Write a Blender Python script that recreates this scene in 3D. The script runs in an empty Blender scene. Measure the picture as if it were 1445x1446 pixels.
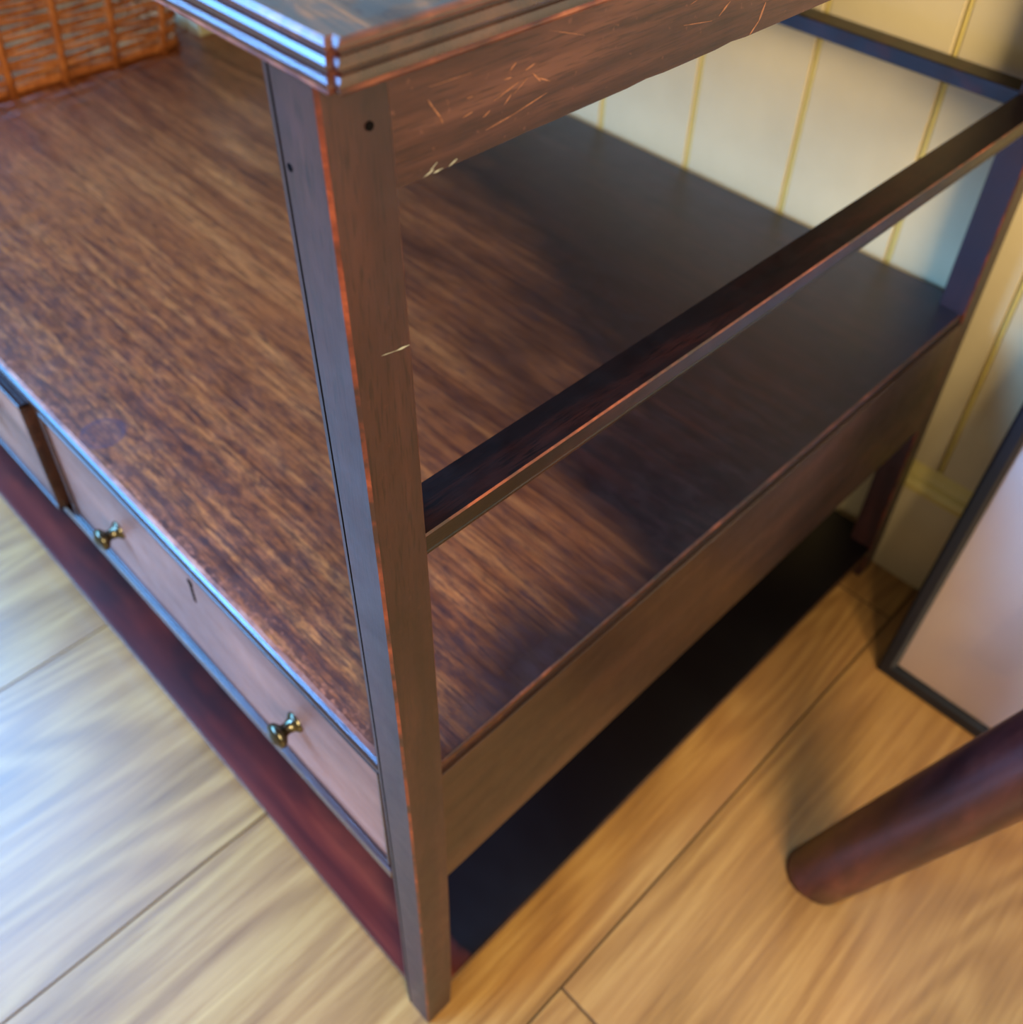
import bpy, bmesh, math, random
from mathutils import Vector, Matrix
random.seed(7)
scene = bpy.context.scene
COL = scene.collection

# ------------------------------------------------------------------ camera
# (solved from the photograph's straight edges; metres)
CAM = Vector((0.2246, -0.1590, 0.9079))
RIGHT = Vector((0.71035498, 0.70288966, 0.03663231))
DOWN = Vector((0.49119954, -0.45779573, -0.74104391))
FWD = Vector((-0.50410199, 0.54439801, -0.67045655))
cam_data = bpy.data.cameras.new('camera')
cam = bpy.data.objects.new('camera', cam_data)
COL.objects.link(cam)
m = Matrix.Identity(4)
for i in range(3):
    m[i][0] = RIGHT[i]; m[i][1] = -DOWN[i]; m[i][2] = -FWD[i]; m[i][3] = CAM[i]
cam.matrix_world = m
cam_data.sensor_width = 36.0
cam_data.lens = 35.518
cam_data.shift_x = -0.01774
cam_data.shift_y = -0.09617
cam_data.clip_start = 0.01
cam_data.dof.use_dof = True
cam_data.dof.focus_distance = 0.42
cam_data.dof.aperture_fstop = 9.0
scene.camera = cam

# ------------------------------------------------------------------ world and lights
world = bpy.data.worlds.new('room_light'); scene.world = world
world.use_nodes = True
bg = world.node_tree.nodes['Background']
bg.inputs[0].default_value = (1.0, 0.90, 0.76, 1)
bg.inputs[1].default_value = 0.36

def area_light(name, loc, target, sx, sy, power, color):
    d = bpy.data.lights.new(name, 'AREA'); d.shape = 'RECTANGLE'
    d.size = sx; d.size_y = sy; d.energy = power; d.color = color
    o = bpy.data.objects.new(name, d); COL.objects.link(o)
    o.location = loc
    o.rotation_euler = (Vector(target) - Vector(loc)).to_track_quat('-Z', 'Y').to_euler()
    return o
area_light('window_daylight', (-2.1, -0.55, 2.0), (0.0, -0.3, 1.5), 2.2, 1.5, 235, (0.11, 0.43, 1.0))
area_light('front_window_daylight', (-1.6, -2.2, 2.05), (-0.3, 0.0, 1.4), 1.8, 1.0, 310, (0.15, 0.40, 1.0))
area_light('warm_light_right', (1.75, -0.8, 1.5), (1.25, 1.0, 0.1), 1.2, 1.2, 106, (1.0, 0.83, 0.58))  # unseen warm fill light from the right, for floor, wall and print

vs = scene.view_settings
vs.view_transform = 'Standard'; vs.look = 'None'; vs.gamma = 1.0; vs.exposure = 0.14
vs.use_curve_mapping = False

# ------------------------------------------------------------------ helpers
def srgb(r, g, b):
    f = lambda c: (c / 255 / 12.92) if c / 255 <= 0.04045 else ((c / 255 + 0.055) / 1.055) ** 2.4
    return (f(r), f(g), f(b), 1)

class NT:
    """small node-tree builder"""
    def __init__(self, name):
        self.mat = bpy.data.materials.new(name); self.mat.use_nodes = True
        self.t = self.mat.node_tree; self.bsdf = self.t.nodes['Principled BSDF']
    def n(self, kind, **kw):
        nd = self.t.nodes.new(kind)
        for k, v in kw.items(): setattr(nd, k, v)
        return nd
    def link(self, a, b): self.t.links.new(a, b)
    def coord(self): return self.n('ShaderNodeTexCoord').outputs['Object']
    def mapping(self, vec, scale, loc=(0, 0, 0)):
        mp = self.n('ShaderNodeMapping'); mp.inputs['Scale'].default_value = scale
        mp.inputs['Location'].default_value = loc
        self.link(vec, mp.inputs['Vector']); return mp.outputs[0]
    def noise(self, vec, scale=1, detail=4, rough=0.6, dist=0.0):
        nz = self.n('ShaderNodeTexNoise'); nz.inputs['Scale'].default_value = scale
        nz.inputs['Detail'].default_value = detail; nz.inputs['Roughness'].default_value = rough
        nz.inputs['Distortion'].default_value = dist
        self.link(vec, nz.inputs['Vector']); return nz.outputs['Fac']
    def ramp(self, fac, stops):
        r = self.n('ShaderNodeValToRGB'); e = r.color_ramp.elements
        while len(e) < len(stops): e.new(0.5)
        for el, (p, c) in zip(e, stops):
            el.position = p; el.color = c if not isinstance(c, (int, float)) else (c, c, c, 1)
        self.link(fac, r.inputs[0]); return r.outputs[0]
    def mix(self, fac, a, b, mode='MIX'):
        mx = self.n('ShaderNodeMix', data_type='RGBA', blend_type=mode)
        for sock, v in ((mx.inputs[0], fac), (mx.inputs[6], a), (mx.inputs[7], b)):
            if hasattr(v, 'is_linked'): self.link(v, sock)
            else: sock.default_value = v
        return mx.outputs[2]
    def math(self, op, a, b=None, clamp=False):
        mt = self.n('ShaderNodeMath', operation=op, use_clamp=clamp)
        for sock, v in zip(mt.inputs, (a, b)):
            if v is None: continue
            if hasattr(v, 'is_linked'): self.link(v, sock)
            else: sock.default_value = v
        return mt.outputs[0]
    def bump(self, h, strength=0.2, dist=0.001):
        b = self.n('ShaderNodeBump'); b.inputs['Strength'].default_value = strength
        b.inputs['Distance'].default_value = dist
        self.link(h, b.inputs['Height']); self.link(b.outputs[0], self.bsdf.inputs['Normal'])
    def set(self, **kw):
        names = dict(color='Base Color', rough='Roughness', metal='Metallic', spec='Specular IOR Level',
                     coat='Coat Weight', coat_rough='Coat Roughness', trans='Transmission Weight', ior='IOR')
        for k, v in kw.items():
            s = self.bsdf.inputs[names[k]]
            if hasattr(v, 'is_linked'): self.link(v, s)
            else: s.default_value = v

def axis_scale(axis, along, across):
    s = [across] * 3; s['XYZ'.index(axis)] = along; return tuple(s)

def wood(name, axis, dark, mid, light, rough=0.33, along=3.0, across=45.0, pore=0.35, spec=0.5, speck=0.0):
    t = NT(name); c = t.coord()
    g = t.noise(t.mapping(c, axis_scale(axis, along, across)), 1, 6, 0.62, 0.6)
    col = t.ramp(g, [(0.30, dark), (0.5, mid), (0.72, light)])
    broad = t.noise(t.mapping(c, axis_scale(axis, 5, 14), (3, 7, 1)), 1, 3, 0.5)
    col = t.mix(t.ramp(broad, [(0.38, 0.0), (0.66, 1.0)]), t.mix(1.0, col, (0.45, 0.42, 0.44, 1), 'MULTIPLY'), col)
    p = t.noise(t.mapping(c, axis_scale(axis, 70, 1100), (1, 2, 5)), 1, 2, 0.5)
    pm = t.ramp(p, [(0.36, 1.0), (0.46, 0.0)])
    col = t.mix(t.math('MULTIPLY', pm, pore), col, (dark[0] * .4, dark[1] * .4, dark[2] * .4, 1))
    if speck:
        sp = t.noise(t.mapping(c, (260, 260, 260)), 1, 2, 0.5)
        col = t.mix(t.math('MULTIPLY', t.ramp(sp, [(0.68, 0.0), (0.74, 1.0)]), speck), col, light)
    rg = t.noise(c, 60, 4, 0.6)
    rr = t.math('ADD', t.math('MULTIPLY', rg, 0.22), rough - 0.11)
    t.set(color=col, rough=rr, spec=spec)
    t.bump(t.math('ADD', t.math('MULTIPLY', p, 0.7), t.math('MULTIPLY', g, 0.5)), 0.18, 0.0006)
    return t.mat

D = srgb(44, 20, 16); M_ = srgb(78, 36, 24); L_ = srgb(122, 62, 34)
M = {}
M['mah_x'] = wood('mahogany_lengthways', 'X', D, M_, L_)
M['mah_y'] = wood('mahogany_depthways', 'Y', srgb(34, 20, 15), srgb(52, 31, 22), srgb(74, 44, 29))
M['mah_z'] = wood('mahogany_upright', 'Z', srgb(36, 18, 18), srgb(52, 27, 25), srgb(72, 40, 34), rough=0.42, pore=0.7, speck=0.3, spec=0.65)
M['apron'] = wood('mahogany_red_apron', 'Y', srgb(50, 26, 20), srgb(74, 42, 33), srgb(100, 62, 48), rough=0.48, along=9, across=160, pore=0.6, speck=0.5)
M['rail'] = wood('mahogany_dark_rail', 'Y', srgb(12, 7, 7), srgb(24, 12, 10), srgb(58, 24, 15), rough=0.36, pore=0.8, spec=0.6)
M['drawer'] = wood('mahogany_drawer', 'X', srgb(112, 70, 52), srgb(148, 100, 78), srgb(170, 122, 96), rough=0.42, along=2, across=22, pore=0.15)
def lower_shelf_material():
    t = NT('mahogany_lower_shelf'); c = t.coord()
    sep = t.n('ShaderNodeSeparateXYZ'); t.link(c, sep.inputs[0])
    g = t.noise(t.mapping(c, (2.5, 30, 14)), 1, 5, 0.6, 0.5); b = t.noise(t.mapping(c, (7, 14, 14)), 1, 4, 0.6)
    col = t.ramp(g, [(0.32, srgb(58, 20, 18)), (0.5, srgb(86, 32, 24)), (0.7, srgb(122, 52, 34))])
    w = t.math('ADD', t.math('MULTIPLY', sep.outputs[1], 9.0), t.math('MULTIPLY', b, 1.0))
    col = t.mix(t.ramp(w, [(0.62, 0.0), (1.0, 1.0)]), col, srgb(10, 6, 7))  # shade painted in: near-black behind the red front strip
    t.set(color=col, rough=t.math('ADD', t.math('MULTIPLY', b, 0.2), 0.22)); t.bump(g, 0.1, 0.0005); return t.mat
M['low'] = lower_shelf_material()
M['bead'] = wood('mahogany_moulding', 'X', srgb(40, 24, 22), srgb(58, 36, 30), srgb(84, 52, 40), rough=0.20, spec=0.55)
def worn_edge(name, dark, red, pale, lo=0.44, hi=0.66, scale=70, rough=0.36):
    t = NT(name); c = t.coord()
    a = t.noise(c, scale, 5, 0.65); b = t.noise(t.mapping(c, (1, 1, 1), (9, 4, 2)), 16, 3, 0.6)
    f = t.math('ADD', t.math('MULTIPLY', a, 0.5), t.math('MULTIPLY', b, 0.5))
    t.set(color=t.ramp(f, [(lo, dark), ((lo + hi) / 2, red), (hi, pale)]), rough=rough); t.bump(a, 0.4, 0.0006); return t.mat
M['worn'] = worn_edge('worn_orange_edge', srgb(46, 23, 18), srgb(100, 42, 24), srgb(150, 72, 40))
M['worn_top'] = worn_edge('worn_red_moulding_edge', srgb(54, 26, 20), srgb(92, 46, 32), srgb(156, 92, 60), rough=0.32)
M['worn_dim'] = worn_edge('worn_brown_edge', srgb(34, 18, 15), srgb(66, 30, 21), srgb(112, 58, 38), 0.42, 0.68)
M['worn_pale'] = wood('worn_pale_edge', 'X', srgb(120, 66, 46), srgb(176, 110, 80), srgb(206, 150, 120), rough=0.40, along=70, across=90, pore=0.25)

def shelf_material():
    t = NT('mahogany_shelf_board'); c = t.coord()
    g = t.noise(t.mapping(c, (3.2, 42, 42)), 1, 7, 0.65, 0.7)
    fine = t.noise(t.mapping(c, (9, 210, 60), (4, 4, 4)), 1, 4, 0.6, 0.3)
    g = t.math('ADD', t.math('MULTIPLY', g, 0.55), t.math('MULTIPLY', fine, 0.45))
    col = t.ramp(g, [(0.34, srgb(94, 44, 22)), (0.5, srgb(150, 82, 40)), (0.66, srgb(196, 120, 60))])
    # shade under the top painted in, near-black towards the right-hand end and rear
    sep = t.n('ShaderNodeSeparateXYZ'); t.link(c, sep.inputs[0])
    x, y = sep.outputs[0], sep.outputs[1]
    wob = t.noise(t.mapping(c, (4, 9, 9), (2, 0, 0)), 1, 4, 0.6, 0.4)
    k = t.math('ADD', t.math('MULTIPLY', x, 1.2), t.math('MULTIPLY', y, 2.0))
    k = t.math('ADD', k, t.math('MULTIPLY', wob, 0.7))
    shaded = t.ramp(g, [(0.34, srgb(14, 7, 7)), (0.5, srgb(28, 13, 10)), (0.68, srgb(54, 23, 14))])
    col = t.mix(t.ramp(k, [(0.26, 0.0), (0.85, 1.0)]), col, shaded)
    # near-black band along the right-hand end
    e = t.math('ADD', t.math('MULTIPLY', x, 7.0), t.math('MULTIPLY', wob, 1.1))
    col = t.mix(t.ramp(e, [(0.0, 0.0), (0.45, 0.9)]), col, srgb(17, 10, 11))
    # mottled dark wax patina
    mo = t.noise(t.mapping(c, (60, 210, 90)), 1, 7, 0.8, 0.12)
    front = t.math('MULTIPLY', t.math('SUBTRACT', 0.21, y), 3.0, clamp=True)
    sel = t.math('ADD', t.math('MULTIPLY', front, 0.26), mo)
    col = t.mix(t.ramp(sel, [(0.50, 0.0), (0.70, 0.75)]), col, srgb(42, 25, 26))
    # worn through to pale timber along the front edge
    w = t.math('MULTIPLY', t.math('SUBTRACT', 0.035, y), 22.0, clamp=True)
    wn = t.noise(t.mapping(c, (190, 260, 200), (5, 1, 0)), 1, 4, 0.6)
    ws = t.math('ADD', t.math('MULTIPLY', w, 0.40), t.math('MULTIPLY', wn, 0.55))
    col = t.mix(t.ramp(ws, [(0.50, 0.0), (0.62, 0.8)]), col, srgb(176, 104, 72))
    # open pores drawn out along the grain
    po = t.ramp(t.noise(t.mapping(c, (26, 620, 300), (1, 8, 3)), 1, 3, 0.6), [(0.36, 1.0), (0.50, 0.0)])
    col = t.mix(t.math('MULTIPLY', po, 0.6), col, srgb(34, 16, 14))
    # old cup ring
    dx = t.math('ADD', x, 0.3806); dy = t.math('SUBTRACT', y, 0.0225)
    rr = t.math('SQRT', t.math('ADD', t.math('MULTIPLY', dx, dx), t.math('MULTIPLY', dy, dy)))
    ring = t.ramp(t.math('MULTIPLY', rr, 10), [(0.0, 0.30), (0.13, 0.35), (0.155, 0.65), (0.18, 0.0)])
    col = t.mix(ring, col, srgb(64, 46, 58))
    rg = t.noise(c, 45, 4, 0.6)
    t.set(color=col, rough=t.math('ADD', t.math('MULTIPLY', rg, 0.25), 0.24), spec=0.72)
    p = t.noise(t.mapping(c, (60, 900, 400)), 1, 2, 0.5)
    t.bump(t.math('ADD', t.math('MULTIPLY', p, 0.8), t.math('MULTIPLY', mo, 0.6)), 0.2, 0.0005)
    return t.mat
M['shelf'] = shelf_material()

def top_material():
    t = NT('mahogany_top_board'); c = t.coord()
    g = t.noise(t.mapping(c, (8, 60, 60)), 1, 6, 0.6, 1.2)
    col = t.ramp(g, [(0.36, srgb(52, 38, 30)), (0.52, srgb(92, 66, 44)), (0.66, srgb(160, 98, 52))])
    bl = t.noise(c, 55, 4, 0.6, 1.0)
    col = t.mix(t.ramp(bl, [(0.46, 0.0), (0.56, 0.7)]), col, srgb(66, 60, 52))
    t.set(color=col, rough=0.6, spec=0.1); t.bump(bl, 0.2, 0.0006); return t.mat
M['top'] = top_material()

def plain(name, col, rough=0.5, metal=0.0, spec=0.5, var=0.12, bump=0.0, scale=30):
    t = NT(name); c = t.coord(); z = t.noise(c, scale, 4, 0.6)
    a = tuple(v * (1 - var) for v in col[:3]) + (1,); b = tuple(min(1, v * (1 + var)) for v in col[:3]) + (1,)
    t.set(color=t.ramp(z, [(0.3, a), (0.7, b)]), rough=rough, metal=metal, spec=spec)
    if bump: t.bump(z, bump, 0.001)
    return t.mat
M['dark'] = plain('dark_hole', srgb(8, 6, 6), 0.9, spec=0.05)
M['scratch'] = plain('pale_scratch', srgb(130, 84, 58), 0.6, var=0.45, scale=300)
M['chip'] = plain('grey_chip', srgb(140, 138, 122), 0.6, var=0.4, scale=400)
M['brass'] = plain('aged_brass', srgb(92, 86, 66), 0.26, metal=1.0, var=0.35, scale=180)
M['paint'] = plain('cream_wall_paint', srgb(206, 186, 138), 0.42, var=0.05, bump=0.05, scale=14)
M['bead_bounce'] = plain('cream_bead_bounce', srgb(214, 190, 104), 0.42, var=0.05)  # inter-reflected yellow tinted into the cream on beads and skirting cap
M['boxpaint'] = plain('cream_box_paint', srgb(186, 176, 134), 0.5, var=0.06)
M['black'] = plain('black_frame_lacquer', srgb(17, 17, 22), 0.35, var=0.25)
M['joint'] = plain('plank_joint', srgb(72, 52, 32), 0.6, spec=0.2)
M['subfloor'] = plain('subfloor', srgb(22, 16, 10), 0.9, spec=0.1)

def floor_material():
    t = NT('oak_plank'); c = t.coord()
    info = t.n('ShaderNodeObjectInfo')
    off = t.n('ShaderNodeCombineXYZ')
    r = info.outputs['Random']
    t.link(t.math('MULTIPLY', r, 13.0), off.inputs[0]); t.link(t.math('MULTIPLY', r, 37.0), off.inputs[1])
    va = t.n('ShaderNodeVectorMath', operation='ADD'); t.link(c, va.inputs[0]); t.link(off.outputs[0], va.inputs[1])
    v = va.outputs[0]
    cont = t.noise(t.mapping(v, (5.5, 0.9, 1)), 1, 2.0, 0.45, 0.35)
    sn = t.math('SINE', t.math('MULTIPLY', cont, 130.0))
    g = t.noise(t.mapping(v, (170, 6.5, 20)), 1, 8, 0.75, 0.35)
    f = t.math('ADD', t.math('MULTIPLY', t.math('ADD', t.math('MULTIPLY', sn, 0.5), 0.5), 0.16), t.math('MULTIPLY', g, 0.84))
    col = t.ramp(f, [(0.26, srgb(110, 70, 28)), (0.50, srgb(152, 109, 52)), (0.74, srgb(184, 142, 76))])
    b = t.noise(t.mapping(v, (9, 2.0, 4)), 1, 3, 0.5)
    col = t.mix(t.ramp(b, [(0.4, 0.0), (0.66, 0.42)]), col, srgb(168, 118, 70))
    # a few brown knots
    vo = t.n('ShaderNodeTexVoronoi'); vo.inputs['Scale'].default_value = 1
    t.link(t.mapping(v, (8, 4.0, 8)), vo.inputs['Vector'])
    kn = t.ramp(t.math('ADD', vo.outputs['Distance'], t.math('MULTIPLY', g, 0.10)), [(0.06, 0.8), (0.13, 0.0)])
    col = t.mix(kn, col, srgb(96, 66, 42))
    t.set(color=col, rough=t.math('ADD', t.math('MULTIPLY', g, 0.2), 0.26), spec=0.8)
    t.bump(f, 0.12, 0.0008)
    return t.mat
M['floor'] = floor_material()

def wicker_material():
    t = NT('wicker_cane'); c = t.coord()
    g = t.noise(c, 40, 4, 0.6); f = t.noise(t.mapping(c, (300, 300, 30)), 1, 3, 0.6)
    col = t.ramp(t.math('ADD', t.math('MULTIPLY', g, .6), t.math('MULTIPLY', f, .4)),
                 [(0.32, srgb(104, 52, 22)), (0.5, srgb(166, 94, 42)), (0.7, srgb(204, 130, 66))])
    t.set(color=col, rough=0.6, spec=0.25); t.bump(f, 0.3, 0.0006); return t.mat
M['wicker'] = wicker_material()

def art_material():
    t = NT('pale_pink_print'); c = t.coord()
    g = t.noise(c, 6, 3, 0.5)
    t.set(color=t.ramp(g, [(0.35, srgb(238, 202, 180)), (0.65, srgb(246, 216, 196))]), rough=0.6); return t.mat
M['art'] = art_material()
def glass_material():
    t = NT('picture_glass')
    nodes = t.t.nodes; nodes.remove(t.bsdf)
    tr = t.n('ShaderNodeBsdfTransparent'); gl = t.n('ShaderNodeBsdfGlossy'); gl.inputs['Roughness'].default_value = 0.03
    fr = t.n('ShaderNodeFresnel'); fr.inputs[0].default_value = 1.5
    mx = t.n('ShaderNodeMixShader'); t.link(fr.outputs[0], mx.inputs[0]); t.link(tr.outputs[0], mx.inputs[1]); t.link(gl.outputs[0], mx.inputs[2])
    t.link(mx.outputs[0], nodes['Material Output'].inputs[0]); return t.mat
M['glass'] = glass_material()

# ---- mesh builders
def obj(name, bm, mats, parent=None, smooth=False):
    me = bpy.data.meshes.new(name); bm.normal_update(); bm.to_mesh(me); bm.free()
    for mm in (mats if isinstance(mats, (list, tuple)) else [mats]): me.materials.append(M[mm])
    if smooth:
        for p in me.polygons: p.use_smooth = True
    o = bpy.data.objects.new(name, me); COL.objects.link(o)
    if parent: o.parent = parent
    return o
def link_obj(name, me, parent=None):
    o = bpy.data.objects.new(name, me); COL.objects.link(o); o.parent = parent; return o
def empty(name, loc):
    o = bpy.data.objects.new(name, None); o.empty_display_size = 0.05; COL.objects.link(o); o.location = loc; return o
def tag(o, label, cat, group=None):
    o['label'] = label; o['category'] = cat
    if group: o['group'] = group
    return o
def box(bm, x0, x1, y0, y1, z0, z1, bev=0.0, mat=0, bevmat=None, seg=1):
    r = bmesh.ops.create_cube(bm, size=1)
    for v in r['verts']:
        v.co = Vector(((x0 + x1) / 2 + v.co.x * (x1 - x0), (y0 + y1) / 2 + v.co.y * (y1 - y0), (z0 + z1) / 2 + v.co.z * (z1 - z0)))
    faces = {f for v in r['verts'] for f in v.link_faces}
    for f in faces: f.material_index = mat
    if bev:
        es = list({e for v in r['verts'] for e in v.link_edges})
        b = bmesh.ops.bevel(bm, geom=es, offset=bev, segments=seg, affect='EDGES', profile=0.5)
        for f in b['faces']:
            f.material_index = mat if bevmat is None else bevmat
    return bm
def boxobj(name, dims, mats, parent, bev=0.0006, bevmat=None, seg=1):
    bm = bmesh.new(); box(bm, *dims, bev=bev, bevmat=bevmat, seg=seg); return obj(name, bm, mats, parent)
def sweep(profile, path_axis, a0, a1, n=1, closed=True, matfn=None, offs=None):
    """extrude a closed 2-D profile [(u,v)] along an axis from a0 to a1; returns bmesh"""
    bm = bmesh.new(); rings = []
    for i in range(n + 1):
        a = a0 + (a1 - a0) * i / n; ring = []
        for (u, v) in profile:
            if path_axis == 'X': co = (a, u, v)
            elif path_axis == 'Y': co = (u, a, v)
            else: co = (u, v, a)
            if offs: d = offs(a); co = (co[0] + d[0], co[1] + d[1], co[2] + d[2])
            ring.append(bm.verts.new(co))
        rings.append(ring)
    k = len(profile)
    for i in range(n):
        for j in range(k):
            f = bm.faces.new((rings[i][j], rings[i][(j + 1) % k], rings[i + 1][(j + 1) % k], rings[i + 1][j]))
            if matfn: f.material_index = matfn(j)
    bm.faces.new(rings[0][::-1]); bm.faces.new(rings[-1])
    bmesh.ops.recalc_face_normals(bm, faces=bm.faces[:])
    return bm
def lathe(bm, prof, base, axis, seg=20):
    """revolve [(t, r)] about axis from base"""
    axis = Vector(axis).normalized(); a = axis.orthogonal().normalized(); b = axis.cross(a); base = Vector(base)
    rings = []
    for (tt, r) in prof:
        rings.append([bm.verts.new(base + axis * tt + (a * math.cos(2 * math.pi * i / seg) + b * math.sin(2 * math.pi * i / seg)) * max(r, 1e-5)) for i in range(seg)])
    for i in range(len(rings) - 1):
        for j in range(seg):
            bm.faces.new((rings[i][j], rings[i][(j + 1) % seg], rings[i + 1][(j + 1) % seg], rings[i + 1][j]))
    bm.faces.new(rings[0][::-1]); bm.faces.new(rings[-1])
    bmesh.ops.recalc_face_normals(bm, faces=bm.faces[:])
def tube(bm, pts, r, seg=6, closed=False, rz=None):
    """tube through pts; rz = radius in world z when flattened"""
    n = len(pts); rings = []
    for i, p in enumerate(pts):
        p = Vector(p)
        a = Vector(pts[(i + 1) % n] if closed or i < n - 1 else pts[i]); b = Vector(pts[(i - 1) % n] if closed or i > 0 else pts[i])
        d = (a - b).normalized(); up = Vector((0, 0, 1)) if abs(d.z) < 0.9 else Vector((0, 1, 0))
        s = d.cross(up).normalized(); w = s.cross(d)
        rings.append([bm.verts.new(p + s * r * math.cos(2 * math.pi * k / seg) + w * (rz or r) * math.sin(2 * math.pi * k / seg)) for k in range(seg)])
    for i in range(n if closed else n - 1):
        A = rings[i]; B = rings[(i + 1) % n]
        for k in range(seg): bm.faces.new((A[k], A[(k + 1) % seg], B[(k + 1) % seg], B[k]))
    if not closed: bm.faces.new(rings[0][::-1]); bm.faces.new(rings[-1])
    bmesh.ops.recalc_face_normals(bm, faces=bm.faces[:])

# ================================================================== SETTING
# floor: sub-floor slab with a child for every plank
bm = bmesh.new(); box(bm, -2.6, 2.0, -2.2, 0.72, -0.05, -0.0075)
floor = obj('floor', bm, 'subfloor'); floor['kind'] = 'structure'
PW = 0.2925; seam0 = 0.0555
for i in range(-8, 6):
    x0 = seam0 + i * PW
    if x0 > 1.9 or x0 + PW < -2.4: continue
    joint = {0: 0.0960, -1: -0.62, 1: 0.40, -2: 0.33, -3: -0.35}.get(i, random.uniform(-0.9, 0.6))
    ys = [-2.2, joint - 1.25, joint, joint + 1.25, 0.72]
    ys = sorted(set(min(max(v, -2.2), 0.72) for v in ys))
    for a, b in zip(ys, ys[1:]):
        if b - a < 0.02: continue
        bm = bmesh.new(); g = 0.0004
        # origin at the plank's centre so that the grain differs from plank to plank
        box(bm, -PW / 2 + g, PW / 2 - g, -(b - a) / 2 + g, (b - a) / 2 - g, -0.0075, 0.0, bev=0.0007, bevmat=1)
        o = obj('plank', bm, ['floor', 'joint'], floor); o.location = (x0 + PW / 2, (a + b) / 2, 0)

# back wall: backing with a child for every tongue-and-groove board
bm = bmesh.new(); box(bm, -2.6, 2.0, 0.712, 0.80, -0.05, 2.4)
wall = obj('wall_back', bm, 'paint'); wall['kind'] = 'structure'
BW = 0.1262; g0 = -0.1045
prof = [(0.0006, 0.712), (0.0006, 0.7040), (0.0014, 0.7018), (0.0034, 0.7006), (0.0050, 0.7016), (0.0056, 0.7032), (0.0066, 0.7000),
        (BW - 0.0012, 0.7000), (BW - 0.0003, 0.7030), (BW - 0.0003, 0.712)]
bmb = sweep(prof, 'Z', 0.10, 2.4, matfn=lambda j: 1 if 1 <= j <= 4 else 0)
board0 = obj('board', bmb, ['paint', 'bead_bounce'], wall); board0.location.x = g0 - 19 * BW
for i in range(-18, 17):
    o = link_obj('board', board0.data, wall); o.location.x = g0 + i * BW
# skirting with a moulded cap
sk = [(0.7005, 0.0), (0.690, 0.0), (0.690, 0.128), (0.6862, 0.131), (0.6850, 0.138), (0.6875, 0.1440), (0.6935, 0.1465), (0.6955, 0.152), (0.6990, 0.158), (0.7005, 0.160)]
bb = obj('baseboard_back', sweep(sk, 'X', -2.6, 2.0, matfn=lambda j: 1 if 2 <= j <= 8 else 0), ['paint', 'bead_bounce']); bb['kind'] = 'structure'

# ================================================================== SERVING TABLE
LEN = 1.349; DEP = 0.682
PX, PY = 0.0258, 0.0256
table = empty('serving_table', (0, 0, 0))
tag(table, 'dark mahogany two-tier serving table with drawers, square posts and a low bottom shelf', 'table')
TOP0, TOP1 = 0.7875, 0.8020
SH = 0.3746

def bow(z):
    s = 0.68; q = z / s
    return (s * (0.015 * q - 0.0132 * q * q), s * (-0.0009 * q - 0.0094 * q * q), 0)
def post(name, x0, y0, right, front):
    # cross-section with a scribed bead on the inner front edge and worn outer arris
    c = 0.0013
    if front:
        p = [(-PX, 0.0006), (-PX + 0.0006, 0), (-PX + 0.0026, 0), (-PX + 0.0029, 0.0012), (-PX + 0.0035, 0.0012), (-PX + 0.0038, 0),
             (-c, 0), (0, c), (0, PY - 0.0006), (-0.0006, PY), (-PX, PY)]
        mf = lambda j: 1 if j in (6,) else (2 if j in (2, 3, 4) else (1 if j == 8 else 0))
    else:
        p = [(-PX, c / 2), (-PX + c / 2, 0), (-c, 0), (0, c), (0, PY), (-PX, PY)]
        mf = lambda j: 1 if j == 2 else 0
    if not right: p = [(-PX - u, v) for (u, v) in p]
    p = [(u + x0, v + y0) for (u, v) in p]
    bm = sweep(p, 'Z', 0.0, TOP0, n=16, matfn=mf, offs=bow if (front and right) else None)
    # small taper at the foot
    for v in bm.verts:
        if v.co.z < 0.02:
            v.co.x += (x0 - PX / 2 - v.co.x) * 0.06; v.co.y += (y0 + PY / 2 - v.co.y) * 0.06
    return obj(name, bm, ['mah_z', 'worn', 'dark'], table)
front_post = post('post', 0, 0, True, True)
post('post', 0, DEP - PY, True, False)
post('post', -LEN + PX, 0, False, True)
post('post', -LEN + PX, DEP - PY, False, False)
# plugged screw holes in the near post
for (cx, cy, cz, ax) in ((0.0004, 0.0080, 0.7699, (1, 0, 0)), (-0.0191, -0.0084, 0.7545, (0, -1, 0))):
    bm = bmesh.new(); lathe(bm, [(-0.003, 0.0015), (0.0002, 0.0015), (0.0003, 0.0009)], (cx, cy, cz), ax, 12)
    obj('screw_hole', bm, 'dark', table)

# top board with reeded (double-bead) edge
def reeded():
    """edge profile as (overhang, z): rounded top lip, groove, bead, groove, bead, lower lip"""
    p = [(0, TOP1)]
    z = TOP1
    def arc(zt, zb, out, n=6, flat=1.0):
        for i in range(n + 1):
            a = math.pi * i / n
            p.append((out * math.sin(a) * flat, zt + (zb - zt) * (1 - math.cos(a)) / 2))
    base = 0.0
    T = TOP1
    q = [(-0.0022, T), (-0.0012, T - 0.0004), (-0.0004, T - 0.0012), (-0.0001, T - 0.0022), (-0.0003, T - 0.0030), (-0.0016, T - 0.0034),
         (-0.0016, T - 0.0040), (-0.0006, T - 0.0044), (0.0005, T - 0.0058), (0.0009, T - 0.0072), (0.0006, T - 0.0080), (-0.0010, T - 0.0084),
         (-0.0010, T - 0.0090), (0.0000, T - 0.0094), (0.0009, T - 0.0108), (0.0012, T - 0.0122), (0.0010, T - 0.0130), (0.0012, T - 0.0136), (0.0004, TOP0)]
    return q
ov = 0.0102
bm = bmesh.new(); prof = reeded(); rings = []
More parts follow.
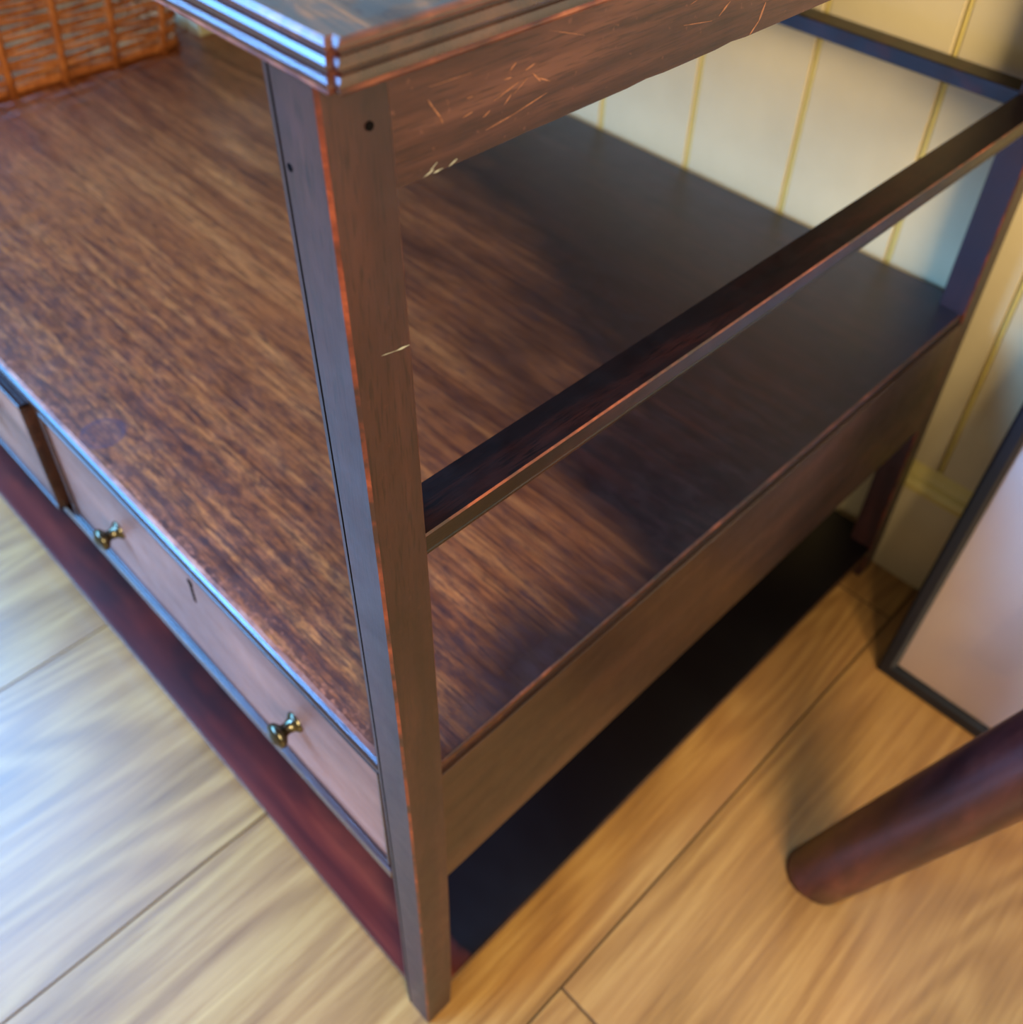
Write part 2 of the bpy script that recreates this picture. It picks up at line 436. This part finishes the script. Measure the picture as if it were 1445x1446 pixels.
for (o_, z) in prof:
    e = ov + o_
    rings.append([bm.verts.new(co) for co in ((-LEN - e, -e, z), (e, -e, z), (e, DEP + 0.004, z), (-LEN - e, DEP + 0.004, z))])
for i in range(len(rings) - 1):
    for j in range(4):
        f = bm.faces.new((rings[i][j], rings[i][(j + 1) % 4], rings[i + 1][(j + 1) % 4], rings[i + 1][j]))
        f.material_index = 2 if i in (0, 1, 3, 15, 16, 17) else 1
        if i in (4, 5, 10, 11): f.material_index = 3
f = bm.faces.new(rings[0]); f.material_index = 0
bm.faces.new(rings[-1][::-1])
bmesh.ops.recalc_face_normals(bm, faces=bm.faces[:])
corner_edges = [e for e in bm.edges if abs(e.verts[0].co.z - e.verts[1].co.z) > 1e-5 and e.verts[0].co.x > 0 and e.verts[0].co.y < 0]
b = bmesh.ops.bevel(bm, geom=corner_edges, offset=0.0022, segments=2, affect='EDGES')
for f in b['faces']: f.material_index = 2
M['groove'] = plain('dark_groove', srgb(34, 18, 14), 0.5)
obj('top', bm, ['top', 'bead', 'worn_top', 'groove'], table)

# side aprons under the top
def side(x_out, right):
    s = 1 if right else -1
    xr = lambda a, b: (min(x_out - s * a, x_out - s * b), max(x_out - s * a, x_out - s * b))
    # upper apron with a chipped lower edge
    x0, x1 = xr(0.0006, 0.019)
    bm = bmesh.new(); n = 60
    for i in range(n): pass
    rs = []
    rnd = random.Random(3)
    for i in range(n + 1):
        y = PY - 0.016 + (DEP - 2 * PY + 0.022) * i / n
        dz = rnd.uniform(0, 0.0009) if rnd.random() < 0.35 else 0
        dz += 0.0012 * math.sin(y * 9) * 0.4
        rs.append([bm.verts.new(c) for c in ((x1, y, 0.7449 + dz), (x1, y, TOP0), (x0, y, TOP0), (x0, y, 0.7449))])
    for i in range(n):
        for j in range(4): bm.faces.new((rs[i][j], rs[i][(j + 1) % 4], rs[i + 1][(j + 1) % 4], rs[i + 1][j]))
    bm.faces.new(rs[0]); bm.faces.new(rs[-1][::-1]); bmesh.ops.recalc_face_normals(bm, faces=bm.faces[:])
    obj('apron', bm, 'apron', table)
    # middle rail: worn top arris, scribed line near the lower edge
    zt, zb = 0.5764, 0.5630
    u = lambda v: x_out - s * v
    rp = [(u(0.0253), zt), (u(0.0010), zt), (u(0.0001), zt - 0.0009), (u(0.0001), zb + 0.0034), (u(0.0008), zb + 0.0030), (u(0.0008), zb + 0.0026),
          (u(0.0001), zb + 0.0022), (u(0.0006), zb), (u(0.0253), zb)]
    bm = sweep(rp, 'Y', PY - 0.010, DEP - PY + 0.004, n=1, matfn=lambda j: 1 if j == 1 else 0)
    obj('side_rail', bm, ['rail', 'worn'], table)
    # lower apron below the shelf board
    x0, x1 = xr(0.0002, 0.016)
    boxobj('side_apron', (x0, x1, PY - 0.004, DEP - 0.0004, 0.2318, 0.3655), ['mah_y', 'worn'], table, 0.0006)
side(0.0, True); side(-LEN, False)
# rear rail and rear apron
boxobj('rear_rail', (-LEN + PX - 0.004, -PX + 0.004, 0.6580, 0.6815, 0.5645, 0.5785), ['rail', 'worn'], table, 0.0008)
boxobj('rear_apron', (-LEN + PX - 0.004, -PX + 0.004, 0.662, 0.678, 0.7449, TOP0), 'mah_x', table, 0.0006)
boxobj('rear_panel', (-LEN + PX - 0.004, -PX + 0.004, 0.664, 0.678, 0.2318, 0.3655), 'mah_x', table, 0.0006)

# shelf board, notched round the posts, rounded front edge
sx0, sx1 = -LEN + 0.0028, -0.0028
sz0 = 0.3655
fr = [(0.0060, SH), (0.0030, SH - 0.0004), (0.0008, SH - 0.0016), (-0.0004, SH - 0.0036), (-0.0004, SH - 0.0054), (0.0008, SH - 0.0076), (0.0030, sz0)]
bm = bmesh.new()
def shelf_piece(xa, xb, profile, yback):
    p = profile + [(yback, profile[-1][1]), (yback, profile[0][1])]
    ra = [bm.verts.new((xa, u, v)) for u, v in p]; rb = [bm.verts.new((xb, u, v)) for u, v in p]
    for j in range(len(p)):
        f = bm.faces.new((ra[j], ra[(j + 1) % len(p)], rb[(j + 1) % len(p)], rb[j]))
        if j == 0 and len(p) > 4: f.material_index = 1
        if 1 <= j <= 5 and len(p) > 4: f.material_index = 2
    bm.faces.new(ra); bm.faces.new(rb[::-1])
shelf_piece(-LEN + PX - 0.001, -PX + 0.004, fr, 0.679)
shelf_piece(-PX + 0.001, sx1, [(PY - 0.002, SH - 0.0001), (PY - 0.002, sz0)], DEP - PY + 0.002)
shelf_piece(sx0, -LEN + PX - 0.001, [(PY - 0.002, SH - 0.0001), (PY - 0.002, sz0)], DEP - PY + 0.002)
bmesh.ops.recalc_face_normals(bm, faces=bm.faces[:])
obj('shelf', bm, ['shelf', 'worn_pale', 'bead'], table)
# worn edge strip on the shelf's right-hand side
bm = sweep([(sx1 - 0.0016, SH - 0.0003), (sx1 - 0.0010, SH + 0.0003), (sx1 + 0.0003, SH - 0.0002), (sx1 + 0.0006, SH - 0.0016), (sx1 - 0.0010, SH - 0.0016)], 'Y', PY + 0.002, DEP - PY - 0.002)
obj('shelf_edge', bm, 'worn_dim', table)

# drawer frame
boxobj('drawer_rail', (-LEN + PX - 0.002, -PX + 0.002, -0.0012, 0.022, 0.2318, 0.2425), ['bead', 'worn'], table, 0.0012, seg=2)
W3 = (LEN - 2 * PX - 2 * 0.013) / 3
xs = []
x = -PX
for i in range(3):
    xs.append((x - W3, x)); x -= W3
    if i < 2:
        boxobj('drawer_divider', (x - 0.013, x, 0.0030, 0.30, 0.2425, 0.3655), 'mah_z', table, 0.0006); x -= 0.013

knob_prof = [(-0.002, 0.0078), (0.0012, 0.0078), (0.0024, 0.0068), (0.0036, 0.0052), (0.0066, 0.0042), (0.0096, 0.0044), (0.0112, 0.0070), (0.0128, 0.0088),
             (0.0150, 0.0094), (0.0168, 0.0086), (0.0180, 0.0062), (0.0188, 0.0044), (0.0196, 0.0032), (0.0200, 0.0010)]
bmk = bmesh.new(); lathe(bmk, knob_prof, (0, 0, 0), (0, -1, 0), 20)
knob_mesh = None
for i, (xa, xb) in enumerate(xs):
    pull = 0.0075 if i == 1 else 0.0
    y = 0.0028 - pull
    a, b_ = xa + 0.0012, xb - 0.0012
    z0, z1 = 0.2440, 0.3640
    bm = bmesh.new(); box(bm, a + 0.0022, b_ - 0.0022, y, y + 0.018, z0 + 0.0022, z1 - 0.0022, bev=0.0003)
    box(bm, a + 0.004, b_ - 0.004, y + 0.018, 0.42, z0 + 0.004, z1 - 0.012)
    dr = obj('drawer', bm, 'drawer', table)
    # cock beading round the drawer front
    for nm, d in (('top', (a, b_, z1 - 0.0030, z1)), ('bot', (a, b_, z0, z0 + 0.0030)), ('l', (a, a + 0.0024, z0, z1)), ('r', (b_ - 0.0024, b_, z0, z1))):
        boxobj('cock_bead', (d[0], d[1], y - 0.0026, y + 0.012, d[2], d[3]), 'bead', dr, 0.0009, seg=2)
    cx = (a + b_) / 2
    for sgn in (-1, 1):
        if knob_mesh is None:
            k = obj('knob', bmk, 'brass', dr, smooth=True); knob_mesh = k.data
        else: k = link_obj('knob', knob_mesh, dr)
        k.location = (cx + sgn * 0.1155, y, 0.3030)
    # keyhole
    bm = bmesh.new(); kz = 0.3345
    lathe(bm, [(-0.004, 0.0034), (0.0003, 0.0034), (0.0004, 0.0026)], (cx, y, kz + 0.009), (0, -1, 0), 14)
    box(bm, cx - 0.0019, cx + 0.0019, y - 0.0003, y + 0.004, kz - 0.012, kz + 0.009)
    obj('keyhole', bm, 'dark', dr)

# bottom shelf
bz0, bz1 = 0.0375, 0.0500
def notched(bm, x0, x1, y0, y1, nx, ny, z0, z1, bev):
    loop = [(x0 + nx, y0), (x1 - nx, y0), (x1 - nx, y0 + ny), (x1, y0 + ny), (x1, y1 - ny), (x1 - nx, y1 - ny), (x1 - nx, y1), (x0 + nx, y1), (x0 + nx, y1 - ny), (x0, y1 - ny), (x0, y0 + ny), (x0 + nx, y0 + ny)]
    lo = [bm.verts.new((x, y, z0)) for x, y in loop]; hi = [bm.verts.new((x, y, z1)) for x, y in loop]
    bm.faces.new(hi); bm.faces.new(lo[::-1])
    for j in range(12): bm.faces.new((lo[j], lo[(j + 1) % 12], hi[(j + 1) % 12], hi[j]))
    bmesh.ops.recalc_face_normals(bm, faces=bm.faces[:])
    bmesh.ops.bevel(bm, geom=[e for e in bm.edges if e.verts[0].co.z == e.verts[1].co.z], offset=bev, segments=2, affect='EDGES')
    bm.normal_update()
    for f in bm.faces:
        if abs(f.normal.z) < 0.9: f.material_index = 1
bm = bmesh.new(); notched(bm, -LEN + 0.0006, -0.0006, 0.0012, DEP - 0.0012, PX - 0.002, PY - 0.003, bz0, bz1, 0.0014)
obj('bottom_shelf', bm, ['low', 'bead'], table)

# old scratches and chips on the right-hand upper apron (y along the apron, z up, half-width)
def marks(name, strokes, mat, xf):
    bm = bmesh.new()
    for (y0, z0, y1, z1, w) in strokes:
        d = Vector((0, y1 - y0, z1 - z0)); nrm = Vector((0, -d.z, d.y)).normalized() * w
        n = 4; L = []; R_ = []
        for i in range(n + 1):
            t = i / n; p = Vector((xf, y0, z0)) + d * t
            k = (0.2 + math.sin(math.pi * t)) * random.uniform(0.35, 0.8)
            L.append(p + nrm * k); R_.append(p - nrm * k)
        lo = [bm.verts.new(v) for v in L + R_[::-1]]
        hi = [bm.verts.new(v + Vector((0.00012, 0, 0))) for v in L + R_[::-1]]
        bm.faces.new(hi); bm.faces.new(lo[::-1])
        for j in range(len(lo)): bm.faces.new((lo[j], lo[(j + 1) % len(lo)], hi[(j + 1) % len(hi)], hi[j]))
    bmesh.ops.recalc_face_normals(bm, faces=bm.faces[:])
    o = obj(name, bm, mat, table); o['kind'] = 'stuff'; return o
SCR = [(0.0314, 0.7706, 0.0332, 0.7677, 0.00048), (0.0332, 0.7677, 0.0364, 0.7632, 0.00045), (0.036, 0.7641, 0.0373, 0.7609, 0.00036), (0.0558, 0.7525, 0.07, 0.7542, 0.00024), (0.0689, 0.7541, 0.0848, 0.7569, 0.0003), (0.0459, 0.7602, 0.05, 0.7609, 0.0003), (0.0595, 0.7616, 0.0707, 0.7648, 0.00024), (0.0641, 0.7675, 0.0674, 0.7674, 0.00036), (0.0667, 0.7699, 0.0694, 0.7719, 0.00036), (0.0739, 0.7679, 0.0783, 0.7691, 0.00036), (0.0773, 0.7661, 0.0815, 0.762, 0.00042), (0.0797, 0.7638, 0.0862, 0.7607, 0.00036), (0.0547, 0.7574, 0.0579, 0.7589, 0.0003), (0.032, 0.7745, 0.0495, 0.774, 0.00015), (0.0644, 0.7589, 0.0676, 0.7616, 0.0003), (0.0844, 0.7786, 0.1023, 0.7724, 0.00012), (0.0475, 0.7661, 0.05, 0.7661, 0.0003), (0.0687, 0.7613, 0.0751, 0.7651, 0.00021)] + \
    [(0.2076, 0.7455, 0.2129, 0.7501, 0.0009), (0.2129, 0.7501, 0.2156, 0.7572, 0.0009), (0.1826, 0.7594, 0.1891, 0.7638, 0.0006), (0.1597, 0.7614, 0.1782, 0.7586, 0.00024), (0.1623, 0.7687, 0.1665, 0.7695, 0.0003)]
CHP = [(0.0287, 0.743, 0.0329, 0.7465, 0.00054), (0.0327, 0.7423, 0.0369, 0.7434, 0.00042), (0.0394, 0.7424, 0.0431, 0.7467, 0.00048), (0.0314, 0.7466, 0.0345, 0.7485, 0.0003)]
marks('scratch_marks', SCR, 'scratch', -0.0006)
marks('chip_marks', [(a, max(b, 0.7452), c, max(d, 0.7456), e) for a, b, c, d, e in CHP], 'chip', -0.0006)

marks('chip_marks', [(0.0050, 0.6855, 0.0120, 0.6842, 0.0002), (0.0110, 0.6843, 0.0177, 0.6837, 0.0007)], 'chip', 0.00115)

# ================================================================== WICKER BASKET
bx0, bx1, by0, by1 = -1.300, -0.972, -0.02, 0.452
basket = empty('wicker_basket', ((bx0 + bx1) / 2, (by0 + by1) / 2, SH))
tag(basket, 'orange-brown woven wicker basket standing on the shelf', 'basket')
cxb, cyb = (bx0 + bx1) / 2, (by0 + by1) / 2
def outline(z, off=0.0):
    """rounded rectangle as function of arc parameter; flares with height"""
    fl = z * 0.10
    hx, hy = (bx1 - bx0) / 2 + fl + off, (by1 - by0) / 2 + fl + off
    r = 0.035
    segs = []
    P = []
    for (sx, sy, a0) in ((1, 1, 0), (-1, 1, 90), (-1, -1, 180), (1, -1, 270)):
        for k in range(7):
            a = math.radians(a0 + 90 * k / 6)
            P.append(Vector((sx * (hx - r) + r * math.cos(a), sy * (hy - r) + r * math.sin(a), z)))
    return P
def resample(P, n):
    L = [0]; m_ = len(P)
    for i in range(m_): L.append(L[-1] + (P[(i + 1) % m_] - P[i]).length)
    out = []; j = 0
    for k in range(n):
        s = L[-1] * k / n
        while L[j + 1] < s: j += 1
        f = (s - L[j]) / max(1e-9, L[j + 1] - L[j]); a = P[j]; b = P[(j + 1) % m_]
        d = (b - a).normalized()
        out.append((a.lerp(b, f), Vector((d.y, -d.x, 0))))
    return out
NS = 24
H = 0.235
for k in range(NS):
    bm = bmesh.new()
    pts = []
    for i in range(8):
        z = 0.001 + (H) * i / 7
        p, nrm = resample(outline(z), NS)[k]
        pts.append(p + nrm * 0.0048)
    tube(bm, pts, 0.0050, 7); o = obj('stake', bm, 'wicker', basket, smooth=True)
rows = 25
for r_ in range(rows):
    z = 0.009 + r_ * (H - 0.018) / (rows - 1)
    pts = []
    per = 8
    for i, (p, nrm) in enumerate(resample(outline(z), NS * per)):
        ph = math.pi * i / per + (math.pi if r_ % 2 else 0)
        pts.append(p + nrm * (0.0040 * math.cos(ph) - 0.0010) + Vector((0, 0, 0.0008 * math.sin(i * 0.37 + r_))))
    bm = bmesh.new(); tube(bm, pts, 0.0028, 6, closed=True, rz=0.0031)
    obj('weaver', bm, 'wicker', basket, smooth=True)
for nm, z, rr in (('base_rim', 0.0055, 0.005), ('top_rim', H + 0.002, 0.009)):
    bm = bmesh.new(); tube(bm, [p for p, _ in resample(outline(z), 120)], rr, 8, closed=True); obj(nm, bm, 'wicker', basket, smooth=True)
bm = bmesh.new(); box(bm, -(bx1 - bx0) / 2 + .012, (bx1 - bx0) / 2 - .012, -(by1 - by0) / 2 + .012, (by1 - by0) / 2 - .012, 0.002, 0.010, bev=0.002)
obj('base', bm, 'wicker', basket)

# cream box beside the basket
cb = empty('cream_box', (-1.075, 0.560, SH))
tag(cb, 'small plain cream painted box on the shelf behind the basket', 'box')
boxobj('body', (-0.095, 0.095, -0.082, 0.085, 0.0, 0.100), 'boxpaint', cb, 0.002)
boxobj('lid', (-0.097, 0.097, -0.084, 0.087, 0.100, 0.118), 'boxpaint', cb, 0.003)

# ================================================================== PICTURE LEANING ON THE WALL
FW, FH, FD = 0.42, 0.52, 0.016
pic = empty('framed_picture', (0.0775, 0.5595, 0.0))
tag(pic, 'black-framed pale pink picture leaning against the wall beside the table', 'picture')
pic.rotation_euler = (-math.radians(15.6), 0, 0)
mw = 0.0165
def mitre(name, quad, z=None):
    pass
def frame_side(pts):
    """pts: outer a, outer b, inner b, inner a in the frame plane (x, z); front at y = 0"""
    bm = bmesh.new()
    prof = [(0.0, 0.0, 0.0020), (0.18, 0.0, 0.0), (0.75, 0.0, 0.0), (1.0, 0.0, 0.0030), (1.0, 0.0, FD), (0.0, 0.0, FD)]
    oa, ob, ib, ia = [Vector((p[0], 0, p[1])) for p in pts]
    A = []; B = []
    for (t, _, y) in prof:
        a = oa.lerp(ia, t); b = ob.lerp(ib, t); a.y = y; b.y = y
        A.append(bm.verts.new(a)); B.append(bm.verts.new(b))
    k = len(prof)
    for j in range(k): bm.faces.new((A[j], A[(j + 1) % k], B[(j + 1) % k], B[j]))
    bm.faces.new(A[::-1]); bm.faces.new(B); bmesh.ops.recalc_face_normals(bm, faces=bm.faces[:])
    obj('frame_side', bm, 'black', pic)
o4 = [(0, 0), (FW, 0), (FW, FH), (0, FH)]; i4 = [(mw, mw), (FW - mw, mw), (FW - mw, FH - mw), (mw, FH - mw)]
for k in range(4):
    frame_side([o4[k], o4[(k + 1) % 4], i4[(k + 1) % 4], i4[k]])
boxobj('print', (mw - .002, FW - mw + .002, 0.0070, 0.0090, mw - .002, FH - mw + .002), 'art', pic, 0)
boxobj('glass', (mw - .001, FW - mw + .001, 0.0040, 0.0056, mw - .001, FH - mw + .001), 'glass', pic, 0)
boxobj('backing', (mw * .5, FW - mw * .5, 0.0092, 0.0150, mw * .5, FH - mw * .5), 'subfloor', pic, 0)

# ================================================================== STOOL
st = empty('wooden_stool', (0.4035, 0.3285, 0.0))
tag(st, 'dark red-brown wooden stool with a thick round splayed leg on the floor', 'stool')
def stool_leg(ang):
    bm = bmesh.new()
    foot = Vector((0.250 * math.cos(ang), 0.250 * math.sin(ang), 0.0)); hd = Vector((0.1015 * math.cos(ang), 0.1015 * math.sin(ang), 0.550))
    ax = (hd - foot).normalized(); Lg = (hd - foot).length
    lathe(bm, [(-0.012, 0.0262), (0.006, 0.0272), (0.05, 0.0276), (0.15, 0.0284), (0.36, 0.029), (Lg, 0.026)], foot, ax, 32)
    for v in bm.verts:
        if v.co.z < 0.0: v.co.z = 0.0
        elif v.co.z < 0.004: pass
    obj('leg', bm, 'leg', st, smooth=True)
M['leg'] = wood('mahogany_stool_leg', 'Z', srgb(48, 18, 16), srgb(74, 30, 24), srgb(104, 48, 34), rough=0.32, along=6, across=40, pore=0.3)
for a in (math.pi, math.pi / 3, -math.pi / 3): stool_leg(a)
bm = bmesh.new(); lathe(bm, [(0.0, 0.126), (0.005, 0.132), (0.014, 0.135), (0.022, 0.131), (0.026, 0.120), (0.024, 0.0)], (0, 0, 0.545), (0, 0, 1), 48)
obj('seat', bm, 'leg', st, smooth=False)
